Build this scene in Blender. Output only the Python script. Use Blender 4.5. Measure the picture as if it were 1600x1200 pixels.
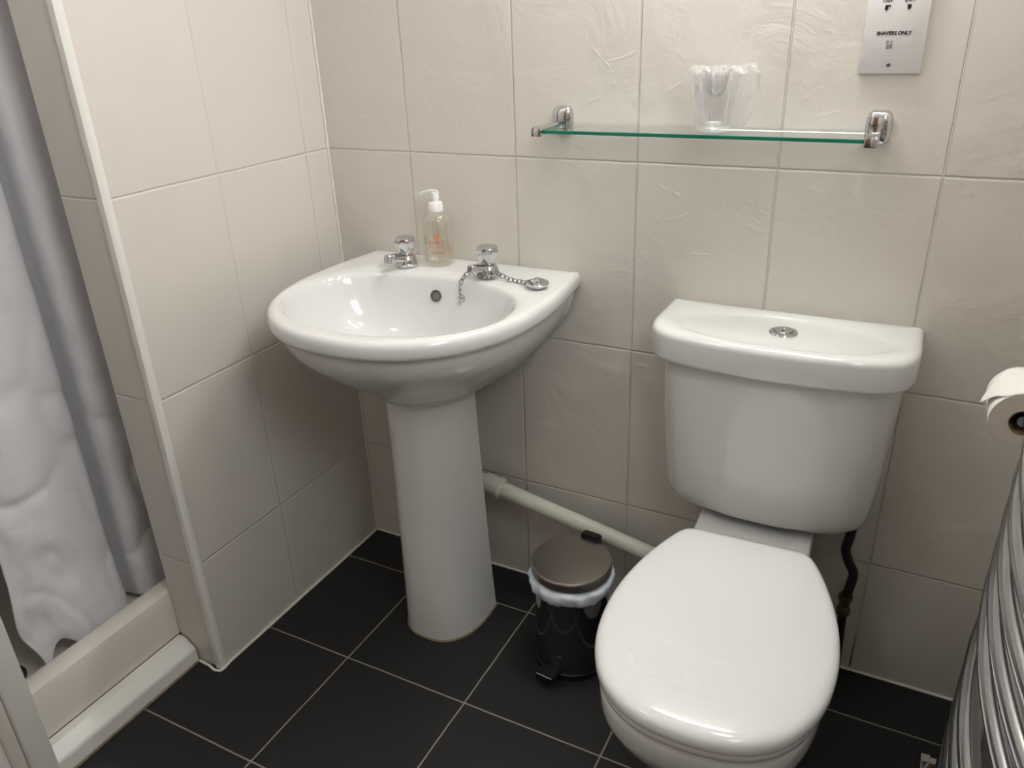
import bpy, bmesh, math, random
from mathutils import Vector, Matrix, noise
for o in list(bpy.data.objects): bpy.data.objects.remove(o)
S = bpy.context.scene
C = S.collection
PI = math.pi

# ------------------------------------------------------------------ camera
cam_d = bpy.data.cameras.new('camera'); cam = bpy.data.objects.new('camera', cam_d); C.objects.link(cam)
cam_d.sensor_width = 36; cam_d.lens = 1234.06 / 1600 * 36; cam_d.clip_start = .02
cam.matrix_world = Matrix(((0.88823675, -0.16451424, 0.42891787, 1.20130819),
                           (0.4580002, 0.38960098, -0.79902872, -1.41800688),
                           (-0.03565522, 0.90617114, 0.42140547, 1.26828899), (0, 0, 0, 1)))
S.camera = cam
S.view_settings.view_transform = 'Standard'; S.view_settings.look = 'None'
S.view_settings.gamma = 1; S.view_settings.use_curve_mapping = False
S.view_settings.exposure = .74
# ------------------------------------------------------------------ world + lights
W = bpy.data.worlds.new('world'); S.world = W; W.use_nodes = True
W.node_tree.nodes['Background'].inputs[0].default_value = (.8, .85, .9, 1)
W.node_tree.nodes['Background'].inputs[1].default_value = .1
LAMP_POS = (0.88, -0.085, 1.74); LAMP_LEN = .38; LAMP_E = 54.0
CEIL_POS = (1.15, -.42); CEIL_E = 9.5
# ------------------------------------------------------------------ materials
def new_mat(name):
    m = bpy.data.materials.new(name); m.use_nodes = True; return m, m.node_tree.nodes, m.node_tree.links
def bsdf(name, col, rough=.4, metal=0, spec=.5, trans=0, ior=1.45, coat=0, sss=0):
    m, n, l = new_mat(name); b = n['Principled BSDF']
    b.inputs['Base Color'].default_value = (*col, 1); b.inputs['Roughness'].default_value = rough
    b.inputs['Metallic'].default_value = metal; b.inputs['Specular IOR Level'].default_value = spec
    b.inputs['Transmission Weight'].default_value = trans; b.inputs['IOR'].default_value = ior
    b.inputs['Coat Weight'].default_value = coat; b.inputs['Coat Roughness'].default_value = .03
    return m
def add_noise(m, scale=8, rough_var=.06, bump=.0, bscale=60, colvar=.03, dist=.002):
    """slight procedural variation of colour and roughness, optional bump"""
    n, l = m.node_tree.nodes, m.node_tree.links; b = n['Principled BSDF']
    tc = n.new('ShaderNodeTexCoord')
    nz = n.new('ShaderNodeTexNoise'); nz.inputs['Scale'].default_value = scale; nz.inputs['Detail'].default_value = 4
    l.new(tc.outputs['Object'], nz.inputs['Vector'])
    mr = n.new('ShaderNodeMapRange'); r = b.inputs['Roughness'].default_value
    mr.inputs['To Min'].default_value = max(0, r-rough_var); mr.inputs['To Max'].default_value = r+rough_var
    l.new(nz.outputs['Fac'], mr.inputs['Value']); l.new(mr.outputs[0], b.inputs['Roughness'])
    c = list(b.inputs['Base Color'].default_value)
    mx = n.new('ShaderNodeMix'); mx.data_type = 'RGBA'
    mx.inputs[6].default_value = (*[min(1, v*(1+colvar)) for v in c[:3]], 1)
    mx.inputs[7].default_value = (*[v*(1-colvar) for v in c[:3]], 1)
    l.new(nz.outputs['Fac'], mx.inputs[0]); l.new(mx.outputs[2], b.inputs['Base Color'])
    if bump:
        nb = n.new('ShaderNodeTexNoise'); nb.inputs['Scale'].default_value = bscale; nb.inputs['Detail'].default_value = 5
        l.new(tc.outputs['Object'], nb.inputs['Vector'])
        bp = n.new('ShaderNodeBump'); bp.inputs['Strength'].default_value = bump; bp.inputs['Distance'].default_value = dist
        l.new(nb.outputs['Fac'], bp.inputs['Height']); l.new(bp.outputs[0], b.inputs['Normal'])
    return m
def tile_mat(name, ax, off, wid, offz, hei, tile, grout, gw, relief, rough=.33, spec=.5, var=.04, ax2=2, bumpd=.0022):
    m, n, l = new_mat(name); b = n['Principled BSDF']
    tc = n.new('ShaderNodeTexCoord'); sep = n.new('ShaderNodeSeparateXYZ'); l.new(tc.outputs['Object'], sep.inputs[0])
    def math_(op, a, bb=None, clamp=False):
        x = n.new('ShaderNodeMath'); x.operation = op; x.use_clamp = clamp
        for i, v in enumerate((a, bb)):
            if v is None: continue
            if hasattr(v, 'is_linked') or hasattr(v, 'links'): l.new(v, x.inputs[i])
            else: x.inputs[i].default_value = v
        return x.outputs[0]
    # a very slight waviness of the joints, as hand laid
    wob = n.new('ShaderNodeTexNoise'); wob.inputs['Scale'].default_value = 14; l.new(tc.outputs['Object'], wob.inputs['Vector'])
    w = math_('MULTIPLY', math_('SUBTRACT', wob.outputs['Fac'], .5), .0022)
    d1 = math_('PINGPONG', math_('ADD', math_('SUBTRACT', sep.outputs[ax], off), w), wid/2)
    d2 = math_('PINGPONG', math_('ADD', math_('SUBTRACT', sep.outputs[ax2], offz), w), hei/2)
    d = math_('MINIMUM', d1, d2)
    def mrange(v, a, bb, c=0, e=1, smooth=True):
        x = n.new('ShaderNodeMapRange'); x.interpolation_type = 'SMOOTHSTEP' if smooth else 'LINEAR'
        x.inputs['From Min'].default_value = a; x.inputs['From Max'].default_value = bb
        x.inputs['To Min'].default_value = c; x.inputs['To Max'].default_value = e; l.new(v, x.inputs['Value']); return x.outputs[0]
    mask = mrange(d, gw*.5, gw*.5+.0009)
    prof = mrange(d, gw*.3, gw*.5+.0028)
    cn = n.new('ShaderNodeTexNoise'); cn.inputs['Scale'].default_value = 5; cn.inputs['Detail'].default_value = 6; l.new(tc.outputs['Object'], cn.inputs['Vector'])
    cm = n.new('ShaderNodeMix'); cm.data_type = 'RGBA'; cm.inputs[6].default_value = (*[v*(1-var) for v in tile], 1); cm.inputs[7].default_value = (*[min(1, v*(1+var)) for v in tile], 1)
    l.new(cn.outputs['Fac'], cm.inputs[0])
    gm = n.new('ShaderNodeMix'); gm.data_type = 'RGBA'; gm.inputs[6].default_value = (*grout, 1)
    l.new(mask, gm.inputs[0]); l.new(cm.outputs[2], gm.inputs[7]); l.new(gm.outputs[2], b.inputs['Base Color'])
    rr = mrange(mask, 0, 1, .85, rough, False); l.new(rr, b.inputs['Roughness'])
    b.inputs['Specular IOR Level'].default_value = spec
    # slate like relief: broad swells plus broken ridges
    wp = n.new('ShaderNodeTexNoise'); wp.inputs['Scale'].default_value = 7.5; wp.inputs['Detail'].default_value = 4; l.new(tc.outputs['Object'], wp.inputs['Vector'])
    vadd = n.new('ShaderNodeMix'); vadd.data_type = 'RGBA'; vadd.inputs[0].default_value = .22
    l.new(tc.outputs['Object'], vadd.inputs[6]); l.new(wp.outputs['Color'], vadd.inputs[7])
    vo = n.new('ShaderNodeTexVoronoi'); vo.feature = 'DISTANCE_TO_EDGE'; vo.inputs['Scale'].default_value = 4.6
    l.new(vadd.outputs[2], vo.inputs['Vector'])
    br = n.new('ShaderNodeTexNoise'); br.inputs['Scale'].default_value = 21; br.inputs['Detail'].default_value = 3; l.new(tc.outputs['Object'], br.inputs['Vector'])
    ridge = math_('MULTIPLY', mrange(vo.outputs['Distance'], 0.0, .028, 1, 0), mrange(br.outputs['Fac'], .40, .62))
    rg = n.new('ShaderNodeTexNoise'); rg.noise_type = 'RIDGED_MULTIFRACTAL'; rg.normalize = True; rg.inputs['Scale'].default_value = 3.4; rg.inputs['Detail'].default_value = 6; rg.inputs['Distortion'].default_value = .15; rg.inputs['Roughness'].default_value = .6
    l.new(tc.outputs['Object'], rg.inputs['Vector'])
    mk = n.new('ShaderNodeTexNoise'); mk.inputs['Scale'].default_value = 3.3; mk.inputs['Detail'].default_value = 2; l.new(tc.outputs['Object'], mk.inputs['Vector'])
    mkk = mrange(mk.outputs['Fac'], .44, .60)
    sw = n.new('ShaderNodeTexNoise'); sw.inputs['Scale'].default_value = 9; sw.inputs['Detail'].default_value = 7; sw.inputs['Roughness'].default_value = .55; sw.inputs['Distortion'].default_value = .6
    l.new(tc.outputs['Object'], sw.inputs['Vector'])
    h = math_('ADD', math_('MULTIPLY', math_('MULTIPLY', ridge, mkk), .03*relief), math_('MULTIPLY', sw.outputs['Fac'], .9*relief))
    v2 = n.new('ShaderNodeMix'); v2.data_type = 'RGBA'; v2.inputs[0].default_value = .16
    w2 = n.new('ShaderNodeTexNoise'); w2.inputs['Scale'].default_value = 12; w2.inputs['Detail'].default_value = 7; w2.inputs['Roughness'].default_value = .6; l.new(tc.outputs['Object'], w2.inputs['Vector'])
    l.new(tc.outputs['Object'], v2.inputs[6]); l.new(w2.outputs['Color'], v2.inputs[7])
    vf = n.new('ShaderNodeTexVoronoi'); vf.feature = 'DISTANCE_TO_EDGE'; vf.inputs['Scale'].default_value = 4.4; l.new(v2.outputs[2], vf.inputs['Vector'])
    crk = mrange(vf.outputs['Distance'], .002, .030, 1, 0)
    fade = n.new('ShaderNodeTexNoise'); fade.inputs['Scale'].default_value = 8; fade.inputs['Detail'].default_value = 2; l.new(tc.outputs['Object'], fade.inputs['Vector'])
    fm = mrange(fade.outputs['Fac'], .44, .58)
    h = math_('ADD', h, math_('MULTIPLY', math_('MULTIPLY', math_('MULTIPLY', crk, mkk), fm), .035*relief))
    h = math_('ADD', h, math_('MULTIPLY', math_('MULTIPLY', rg.outputs['Fac'], mkk), .95*relief))
    h = math_('ADD', math_('MULTIPLY', h, mask), math_('MULTIPLY', prof, .34))
    bp = n.new('ShaderNodeBump'); bp.inputs['Strength'].default_value = 1; bp.inputs['Distance'].default_value = bumpd
    l.new(h, bp.inputs['Height']); l.new(bp.outputs[0], b.inputs['Normal'])
    return m
TILE = (.66, .620, .563)
GROUT = (.68, .645, .575)
M = {}
CREASES = [[(.609, 1.26), (.622, 1.223), (.652, 1.19), (.671, 1.165), (.659, 1.138), (.628, 1.127)], [(.652, 1.19), (.685, 1.196), (.717, 1.209)], [(.659, 1.138), (.622, 1.121), (.597, 1.108)],
           [(.749, .981), (.786, .969), (.817, .948)], [(.727, .909), (.8, .923), (.829, .94)], [(.719, .836), (.754, .871)], [(.816, .858), (.87, .858)], [(1.009, 1.101), (1.066, 1.115)],
           [(.987, 1.12), (1.027, 1.155)], [(.73, .616), (.757, .618)], [(.755, 1.133), (.81, 1.165)]]
M['tile_back'] = tile_mat('cream slate-look wall tile', 0, .2174, .25, .2728, .3725, TILE, GROUT, .0017, 1.9)
M['tile_side'] = tile_mat('cream slate-look side tile', 1, -.0724, .25, .2728, .3725, TILE, GROUT, .0017, .55)
M['tile_end'] = tile_mat('cream end tile', 0, -5.13, 10, .2728, .3725, TILE, GROUT, .0014, .15)
M['floor'] = tile_mat('charcoal floor tile', 0, .2317, .29717, -.1292, .29717, (.0165, .0165, .017), (.26, .24, .19), .0022, .22, rough=.5, spec=.28, var=.12, ax2=1, bumpd=.0012)
M['ceramic'] = add_noise(bsdf('white glazed ceramic', (.71, .708, .695), .07, coat=.3), 3, .02, 0, colvar=.01)
M['seat'] = bsdf('white polished seat plastic', (.77, .77, .77), .12, coat=.2)
M['white_paint'] = add_noise(bsdf('white gloss paint', (.76, .745, .70), .32), 12, .08, .15, 40)
M['tray'] = add_noise(bsdf('cream acrylic tray', (.74, .70, .63), .22), 6, .05)
M['ceiling'] = add_noise(bsdf('ceiling paint', (.8, .79, .76), .8), 20, .05)
M['sealant'] = add_noise(bsdf('silicone sealant', (.72, .69, .60), .45), 30, .1, colvar=.12)
M['dirty_seal'] = add_noise(bsdf('discoloured sealant', (.20, .16, .10), .6), 60, .1, colvar=.5)
M['chrome'] = add_noise(bsdf('chrome', (.60, .605, .62), .045, 1), 20, .03, 0, colvar=.01)
M['rail_chrome'] = add_noise(bsdf('towel rail chrome', (.50, .51, .53), .15, 1), 30, .06, .04, 50, colvar=.03, dist=.001)
M['chain'] = add_noise(bsdf('dull chain metal', (.30, .29, .28), .2, 1), 20, .05)
M['steel'] = add_noise(bsdf('brushed steel lid', (.42, .39, .36), .3, 1), 6, .05)
M['dark_steel'] = add_noise(bsdf('polished steel body', (.30, .30, .31), .08, 1), 12, .03, .12, 16, colvar=.1, dist=.004)
M['black'] = add_noise(bsdf('black plastic', (.008, .008, .008), .3), 10, .05)
M['black_rubber'] = add_noise(bsdf('black rubber hose', (.012, .011, .010), .5), 10, .05)
M['brass'] = add_noise(bsdf('tarnished brass', (.16, .12, .06), .4, 1), 60, .15, colvar=.4)
M['pipe'] = add_noise(bsdf('aged white pvc', (.62, .60, .52), .35), 25, .1, colvar=.1)
M['bag'] = bsdf('pale bin liner plastic', (.70, .76, .82), .25)
M['bag'].node_tree.nodes['Principled BSDF'].inputs['Transmission Weight'].default_value = .0
M['curtain'] = None
M['paper'] = add_noise(bsdf('toilet paper', (.84, .82, .78), .9), 80, .05, .3, 300, colvar=.03, dist=.0006)
M['paper_end'] = add_noise(bsdf('toilet paper wound end', (.62, .56, .50), .9), 90, .05, .4, 400, colvar=.06, dist=.0006)
M['card'] = add_noise(bsdf('brown card core', (.22, .15, .09), .9), 40, .05)
M['plate'] = add_noise(bsdf('white socket plate', (.66, .64, .63), .35), 12, .04)
M['print_black'] = bsdf('black print', (.01, .01, .01), .5)
M['print_red'] = bsdf('orange red print', (.62, .09, .03), .5)
M['print_orange'] = bsdf('orange print', (.80, .16, .02), .5)
M['pump'] = bsdf('white pump plastic', (.86, .86, .85), .3)
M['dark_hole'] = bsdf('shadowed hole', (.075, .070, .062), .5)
M['wood'] = add_noise(bsdf('brown door wood', (.24, .12, .06), .4), 6, .05, colvar=.25)
M['painted_reflection'] = bsdf('fine pale painted reflection', (.95, .95, .95), .35)  # pale colour stands in for reflections on the seat lid
def thin_clear(name, tint, gl_rough, mixfac, diff=0, diffcol=(.9, .9, .9)):
    m, n, l = new_mat(name); n.remove(n['Principled BSDF']); out = n['Material Output']
    tr = n.new('ShaderNodeBsdfTransparent'); tr.inputs[0].default_value = (*tint, 1)
    gl = n.new('ShaderNodeBsdfGlossy'); gl.inputs['Roughness'].default_value = gl_rough; gl.inputs[0].default_value = (1, 1, 1, 1)
    fr = n.new('ShaderNodeLayerWeight'); fr.inputs[0].default_value = .28
    pw = n.new('ShaderNodeMapRange'); pw.inputs['To Min'].default_value = .03; pw.inputs['To Max'].default_value = mixfac; l.new(fr.outputs['Facing'], pw.inputs['Value'])
    mx = n.new('ShaderNodeMixShader'); l.new(pw.outputs[0], mx.inputs[0]); l.new(tr.outputs[0], mx.inputs[1]); l.new(gl.outputs[0], mx.inputs[2])
    last = mx.outputs[0]
    if diff:
        df = n.new('ShaderNodeBsdfDiffuse'); df.inputs[0].default_value = (*diffcol, 1)
        m2 = n.new('ShaderNodeMixShader'); m2.inputs[0].default_value = diff; l.new(last, m2.inputs[1]); l.new(df.outputs[0], m2.inputs[2]); last = m2.outputs[0]
    l.new(last, out.inputs[0]); return m
M['shelf_glass'] = thin_clear('clear shelf glass', (.945, .975, .96), .02, .45)
M['shelf_edge'] = bsdf('green glass edge', (.012, .17, .11), .12)
M['clear_plastic'] = thin_clear('clear bottle plastic', (.975, .97, .955), .05, .5, .03, (.8, .78, .7))
M['liquid'] = thin_clear('pale hand wash', (.965, .95, .915), .05, .35, .02, (.8, .74, .6))
M['tumbler'] = thin_clear('clear tumbler glass', (.99, .992, .995), .03, .85, .02, (.95, .97, 1))
M['wrap'] = thin_clear('crinkled clear film', (1, 1, 1), .06, 1.0, .08, (1, 1, 1))
def curtain_mat():
    m, n, l = new_mat('white polyester curtain'); b = n['Principled BSDF']
    b.inputs['Base Color'].default_value = (.87, .855, .875, 1); b.inputs['Roughness'].default_value = .75
    b.inputs['Sheen Weight'].default_value = .2
    tc = n.new('ShaderNodeTexCoord'); wv = n.new('ShaderNodeTexNoise'); wv.inputs['Scale'].default_value = 22; wv.inputs['Detail'].default_value = 5; wv.inputs['Distortion'].default_value = 1.2
    l.new(tc.outputs['Object'], wv.inputs['Vector'])
    bp = n.new('ShaderNodeBump'); bp.inputs['Strength'].default_value = .3; bp.inputs['Distance'].default_value = .006
    l.new(wv.outputs['Fac'], bp.inputs['Height']); l.new(bp.outputs[0], b.inputs['Normal'])
    tl = n.new('ShaderNodeBsdfTranslucent'); tl.inputs[0].default_value = (.7, .68, .7, 1); l.new(bp.outputs[0], tl.inputs[1])
    mx = n.new('ShaderNodeMixShader'); mx.inputs[0].default_value = .18
    l.new(b.outputs[0], mx.inputs[1]); l.new(tl.outputs[0], mx.inputs[2]); l.new(mx.outputs[0], n['Material Output'].inputs[0])
    return m
M['curtain'] = curtain_mat()
def emis(name, col, s):
    m, n, l = new_mat(name); b = n['Principled BSDF']; b.inputs['Base Color'].default_value = (.9, .9, .9, 1)
    b.inputs['Emission Color'].default_value = (*col, 1); b.inputs['Emission Strength'].default_value = s; return m
M['fill_glow'] = emis('glowing fill light panel', (.92, .96, 1.0), 6.2)  # glow of the added window, fill light only
M['lamp'] = emis('lit lamp tube', (1.0, .985, .955), LAMP_E)

# ------------------------------------------------------------------ mesh helpers
def obj(name, bm, mat, parent=None, smooth=True, angle=35):
    bmesh.ops.recalc_face_normals(bm, faces=bm.faces[:])
    me = bpy.data.meshes.new(name); bm.to_mesh(me); bm.free()
    mats = mat if isinstance(mat, (list, tuple)) else [mat]
    for m in mats: me.materials.append(m)
    if smooth:
        for p in me.polygons: p.use_smooth = True
        me.set_sharp_from_angle(angle=math.radians(angle))
    o = bpy.data.objects.new(name, me); C.objects.link(o)
    if parent: o.parent = parent; o.matrix_parent_inverse = parent.matrix_world.inverted()
    return o
def thing(name, label, cat, loc=(0, 0, 0), group=None):
    o = bpy.data.objects.new(name, None); C.objects.link(o); o.location = loc; o.empty_display_size = .05
    o.matrix_world = Matrix.Translation(loc)
    return tag(o, label, cat, group)
def tag(o, label, cat, group=None):
    o['label'] = label; o['category'] = cat
    if group: o['group'] = group
    return o
def struct(name, bm, mat, smooth=False):
    o = obj(name, bm, mat, smooth=smooth); o['kind'] = 'structure'; return o
def box(bm, a, b, bev=0, seg=2, mi=0):
    x0, y0, z0 = [min(p, q) for p, q in zip(a, b)]; x1, y1, z1 = [max(p, q) for p, q in zip(a, b)]
    v = [bm.verts.new(p) for p in ((x0,y0,z0),(x1,y0,z0),(x1,y1,z0),(x0,y1,z0),(x0,y0,z1),(x1,y0,z1),(x1,y1,z1),(x0,y1,z1))]
    fs = [bm.faces.new([v[i] for i in f]) for f in ((3,2,1,0),(4,5,6,7),(0,1,5,4),(1,2,6,5),(2,3,7,6),(3,0,4,7))]
    for f in fs: f.material_index = mi
    if bev:
        es = list({e for f in fs for e in f.edges})
        bmesh.ops.bevel(bm, geom=es, offset=bev, segments=seg, profile=.5, affect='EDGES')
    return bm
def B(): return bmesh.new()
def loft(bm, rings, cap0=True, cap1=True, closed=True, mi=0):
    R = [[bm.verts.new(p) for p in r] for r in rings]
    n = len(R[0])
    for a, b in zip(R, R[1:]):
        for i in range(n if closed else n-1):
            j = (i+1) % n
            f = bm.faces.new((a[i], a[j], b[j], b[i])); f.material_index = mi
    def cap(r):
        c = sum((v.co for v in r), Vector())/len(r); cv = bm.verts.new(c)
        for i in range(n): f = bm.faces.new((r[i], r[(i+1) % n], cv)); f.material_index = mi
    if cap0: cap(R[0])
    if cap1: cap(R[-1])
    return R
def lathe(bm, prof, origin=(0, 0, 0), axis=(0, 0, 1), n=48, cap0=True, cap1=True, ref=None):
    q = Vector(axis).normalized().to_track_quat('Z', 'Y'); o = Vector(origin)
    rings = [[o + q @ Vector((r*math.cos(2*PI*i/n), r*math.sin(2*PI*i/n), z)) for i in range(n)] for r, z in prof]
    return loft(bm, rings, cap0, cap1)
def crom(pts, sub=8, closed=False):
    P = [Vector(p) for p in pts]; out = []; n = len(P)
    rng = range(n if closed else n-1)
    for i in rng:
        if closed: a, b, c, d = P[(i-1) % n], P[i], P[(i+1) % n], P[(i+2) % n]
        else: a, b, c, d = P[max(i-1, 0)], P[i], P[i+1], P[min(i+2, n-1)]
        for k in range(sub):
            t = k/sub
            out.append(.5*((2*b)+(c-a)*t+(2*a-5*b+4*c-d)*t*t+(3*b-a-3*c+d)*t**3))
    if not closed: out.append(P[-1])
    return out
def tube(bm, pts, r, n=12, closed=False, cap=True, sx=1, sy=1):
    P = [Vector(p) for p in pts]; m = len(P); rad = r if isinstance(r, (list, tuple)) else [r]*m
    T = []
    for i in range(m):
        a = P[(i-1) % m] if closed or i > 0 else P[i]; b = P[(i+1) % m] if closed or i < m-1 else P[i]
        T.append((b-a).normalized())
    nrm = T[0].orthogonal().normalized(); rings = []
    for i in range(m):
        if i: nrm = (T[i-1].rotation_difference(T[i])) @ nrm
        nrm = (nrm - T[i]*nrm.dot(T[i])).normalized(); bn = T[i].cross(nrm)
        rings.append([P[i]+(nrm*math.cos(2*PI*k/n)*sx+bn*math.sin(2*PI*k/n)*sy)*rad[i] for k in range(n)])
    if closed: rings.append(rings[0]); 
    if closed:
        Rv = [[bm.verts.new(p) for p in r_] for r_ in rings[:-1]]
        for i in range(m):
            a, b = Rv[i], Rv[(i+1) % m]
            for k in range(n): bm.faces.new((a[k], a[(k+1) % n], b[(k+1) % n], b[k]))
        return
    loft(bm, rings, cap, cap)
def star(poly, c, thetas):
    """points where rays from c meet the closed polygon"""
    out = []
    for th in thetas:
        dx, dy = math.cos(th), math.sin(th); best = None
        for i in range(len(poly)):
            ax, ay = poly[i][0]-c[0], poly[i][1]-c[1]; bx, by = poly[(i+1) % len(poly)][0]-c[0], poly[(i+1) % len(poly)][1]-c[1]
            ex, ey = bx-ax, by-ay; den = dx*ey-dy*ex
            if abs(den) < 1e-12: continue
            t = (ax*ey-ay*ex)/den; s = (ax*dy-ay*dx)/den
            if t > 0 and -1e-6 <= s <= 1+1e-6 and (best is None or t > best): best = t
        out.append((c[0]+dx*best, c[1]+dy*best))
    return out
def sym_outline(half, cx, sub=6):
    """half: (halfwidth, y) control points from the back corner to the front centre; square back corners"""
    p = crom([(w, y, 0) for w, y in half] + [(-half[-2][0], half[-2][1], 0)], sub)
    p = p[:(len(half)-1)*sub+1]
    right = [(cx+v.x, v.y) for v in p]; left = [(cx-v.x, v.y) for v in reversed(p[:-1])]
    return right+left
def thetas_for(c, n, extra=()):
    t = [2*PI*i/n for i in range(n)]
    for e in extra:
        a = math.atan2(e[1]-c[1], e[0]-c[0]) % (2*PI)
        k = min(range(len(t)), key=lambda i: abs(t[i]-a)); t[k] = a
        t.append((a+.012) % (2*PI)); t.append((a-.012) % (2*PI))
    return sorted(t)
def inset(pts, d, c):
    """offset a ring toward c by d metres"""
    out = []
    n = len(pts)
    for i in range(n):
        a, b = pts[(i-1) % n], pts[(i+1) % n]; tx, ty = b[0]-a[0], b[1]-a[1]; L = math.hypot(tx, ty) or 1
        ux, uy = c[0]-pts[i][0], c[1]-pts[i][1]; R_ = math.hypot(ux, uy); ux /= R_; uy /= R_
        k = d/max(.62, abs((-ty*ux+tx*uy)/L)); out.append((pts[i][0]+ux*k, pts[i][1]+uy*k))
    return out
def lerp(a, b, t): return [(p[0]*(1-t)+q[0]*t, p[1]*(1-t)+q[1]*t) for p, q in zip(a, b)]
def z3(pts, z): return [(p[0], p[1], z) for p in pts]
def text_mesh(name, body, size, mat, parent, mtx, extrude=.0002, bold=0):
    cu = bpy.data.curves.new(name, 'FONT'); cu.body = body; cu.size = size; cu.align_x = 'CENTER'; cu.align_y = 'CENTER'; cu.extrude = extrude; cu.offset = bold
    t = bpy.data.objects.new(name, cu); C.objects.link(t)
    dg = bpy.context.evaluated_depsgraph_get(); me = bpy.data.meshes.new_from_object(t.evaluated_get(dg)); bpy.data.objects.remove(t)
    me.transform(mtx); me.materials.clear(); me.materials.append(mat)
    return me
def obj_from_me(name, me, parent):
    o = bpy.data.objects.new(name, me); C.objects.link(o); o.parent = parent; o.matrix_parent_inverse = parent.matrix_world.inverted(); return o

# ------------------------------------------------------------------ room
XR = 1.414; YF = -2.2; H = 2.35; XS = -.95; YS = -.965
b = B(); box(b, (XS, 0, 0), (XR+.1, .1, H))
for ci, poly in enumerate(CREASES):    # broken creases of the slate-look relief, moulded on the tile face
    P = crom([(x, 0, z) for x, z in poly], 14); m_ = len(P); rows = []
    for k, p in enumerate(P):
        t_ = (P[min(k+1, m_-1)]-P[max(k-1, 0)]).normalized(); nn = Vector((-t_.z, 0, t_.x))
        nz = noise.noise(Vector((p.x*95, ci, p.z*95))); n2 = noise.noise(Vector((p.x*45+9, ci, p.z*45)))
        h_ = .0012*math.sin(PI*min(1, max(0, k/(m_-1))))**.5*(.45+.9*abs(n2)+.3*nz); w_ = .0045+.003*n2
        c_ = p+nn*(.0035*nz)
        rows.append([b.verts.new((c_.x+nn.x*o*w_, .0004-h_*f_, c_.z+nn.z*o*w_)) for o, f_ in ((-2.6, 0), (-1.3, .30), (-.5, .75), (0, 1), (.35, .7), (.8, .2), (1.2, 0))])
    for a_, c_ in zip(rows, rows[1:]):
        for k in range(6): f = b.faces.new((a_[k], a_[k+1], c_[k+1], c_[k])); f.smooth = True
rv = [b.verts.new((1.2168+.0006*math.sin(k*1.7)+s_*(.0004+.0009*(1-k/6)), -.0004, .008+.068*k/6)) for s_ in (-1, 1) for k in (range(7) if s_ < 0 else range(6, -1, -1))]
f = b.faces.new(rv); f.material_index = 1
M['rust'] = add_noise(bsdf('rust stain on the joint', (.22, .09, .04), .7), 90, .1, colvar=.3)
wb = obj('wall_back', b, [M['tile_back'], M['rust']], smooth=True, angle=40); wb['kind'] = 'structure'
b = B(); box(b, (-.11, -.571, 0), (0, 0, H)); wl = struct('wall_left', b, [M['tile_side'], M['tile_end']])
for p in wl.data.polygons:
    if abs(p.normal.y) > .5: p.material_index = 1
WY0, WY1, WZ0, WZ1 = -1.30, -.80, 1.38, 2.08  # added out-of-view window, fill light for the curtain and left wall
b = B(); box(b, (XR, YF, 0), (XR+.1, 0, WZ0)); box(b, (XR, YF, WZ1), (XR+.1, 0, H)); box(b, (XR, YF, WZ0), (XR+.1, WY0, WZ1)); box(b, (XR, WY1, WZ0), (XR+.1, 0, WZ1)); struct('wall_right', b, M['tile_side'])
b = B(); fw = .035
for a_, c_ in (((XR+.02, WY0, WZ0), (XR+.06, WY1, WZ0+fw)), ((XR+.02, WY0, WZ1-fw), (XR+.06, WY1, WZ1)), ((XR+.02, WY0, WZ0+fw), (XR+.06, WY0+fw, WZ1-fw)), ((XR+.02, WY1-fw, WZ0+fw), (XR+.06, WY1, WZ1-fw))): box(b, a_, c_, .003)
wn = struct('fill_window_1', b, M['white_paint'])
b = B(); box(b, (XR+.045, WY0+fw, WZ0+fw), (XR+.051, WY1-fw, WZ1-fw)); pn = obj('glowing_fill_pane', b, M['fill_glow'], wn, smooth=False)
b = B(); box(b, (XS-.1, YF, 0), (XS, 0, H)); struct('wall_shower', b, M['tile_side'])
b = B(); box(b, (XS, -1.075, 0), (-.115, YS, H)); struct('wall_shower_end', b, M['tile_back'])
b = B(); box(b, (-.115, YF, 0), (-.035, -.985, H)); struct('wall_left_near', b, M['white_paint'])
b = B(); box(b, (XS-.1, YF-.1, 0), (.15, YF, H)); box(b, (.95, YF-.1, 0), (XR+.1, YF, H)); box(b, (.15, YF-.1, 2.05), (.95, YF, H)); struct('wall_front', b, M['white_paint'])
b = B(); box(b, (XS-.1, YF-.1, -.1), (XR+.1, .1, 0)); struct('floor', b, M['floor'])
b = B(); box(b, (XS-.1, YF-.1, H), (XR+.1, .1, H+.1)); struct('ceiling', b, M['ceiling'])
# closed panelled door behind the viewer
b = B(); box(b, (.155, -2.255, .01), (.945, -2.215, 2.045), .003)
for zz in (.2, 1.1):
    for xx in (.24, .58): box(b, (xx, -2.215, zz), (xx+.28, -2.207, zz+.75), .004)
struct('door_1', b, M['wood'])
# painted jamb on the near side of the shower opening
b = B(); box(b, (-.115, -.962, 0), (-.026, -.918, H), .006, 3); struct('trim_1', b, M['white_paint'], True)
b = B(); box(b, (-.115, -.985, 0), (-.030, -.962, H), .003, 2); struct('trim_2', b, M['tray'], True)
# rounded corner bead of the tiled pier
b = B()
pr = [(-.110+.098, -.5745), (-.010, -.5765), (-.004, -.577), (.002, -.5755), (.0045, -.571), (.005, -.566), (.0035, -.560), (.0, -.560), (0, -.571), (-.012, -.571)]
loft(b, [[(x, y, z) for x, y in pr] for z in (0.004, H)]); struct('trim_3', b, M['white_paint'], True)
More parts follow.
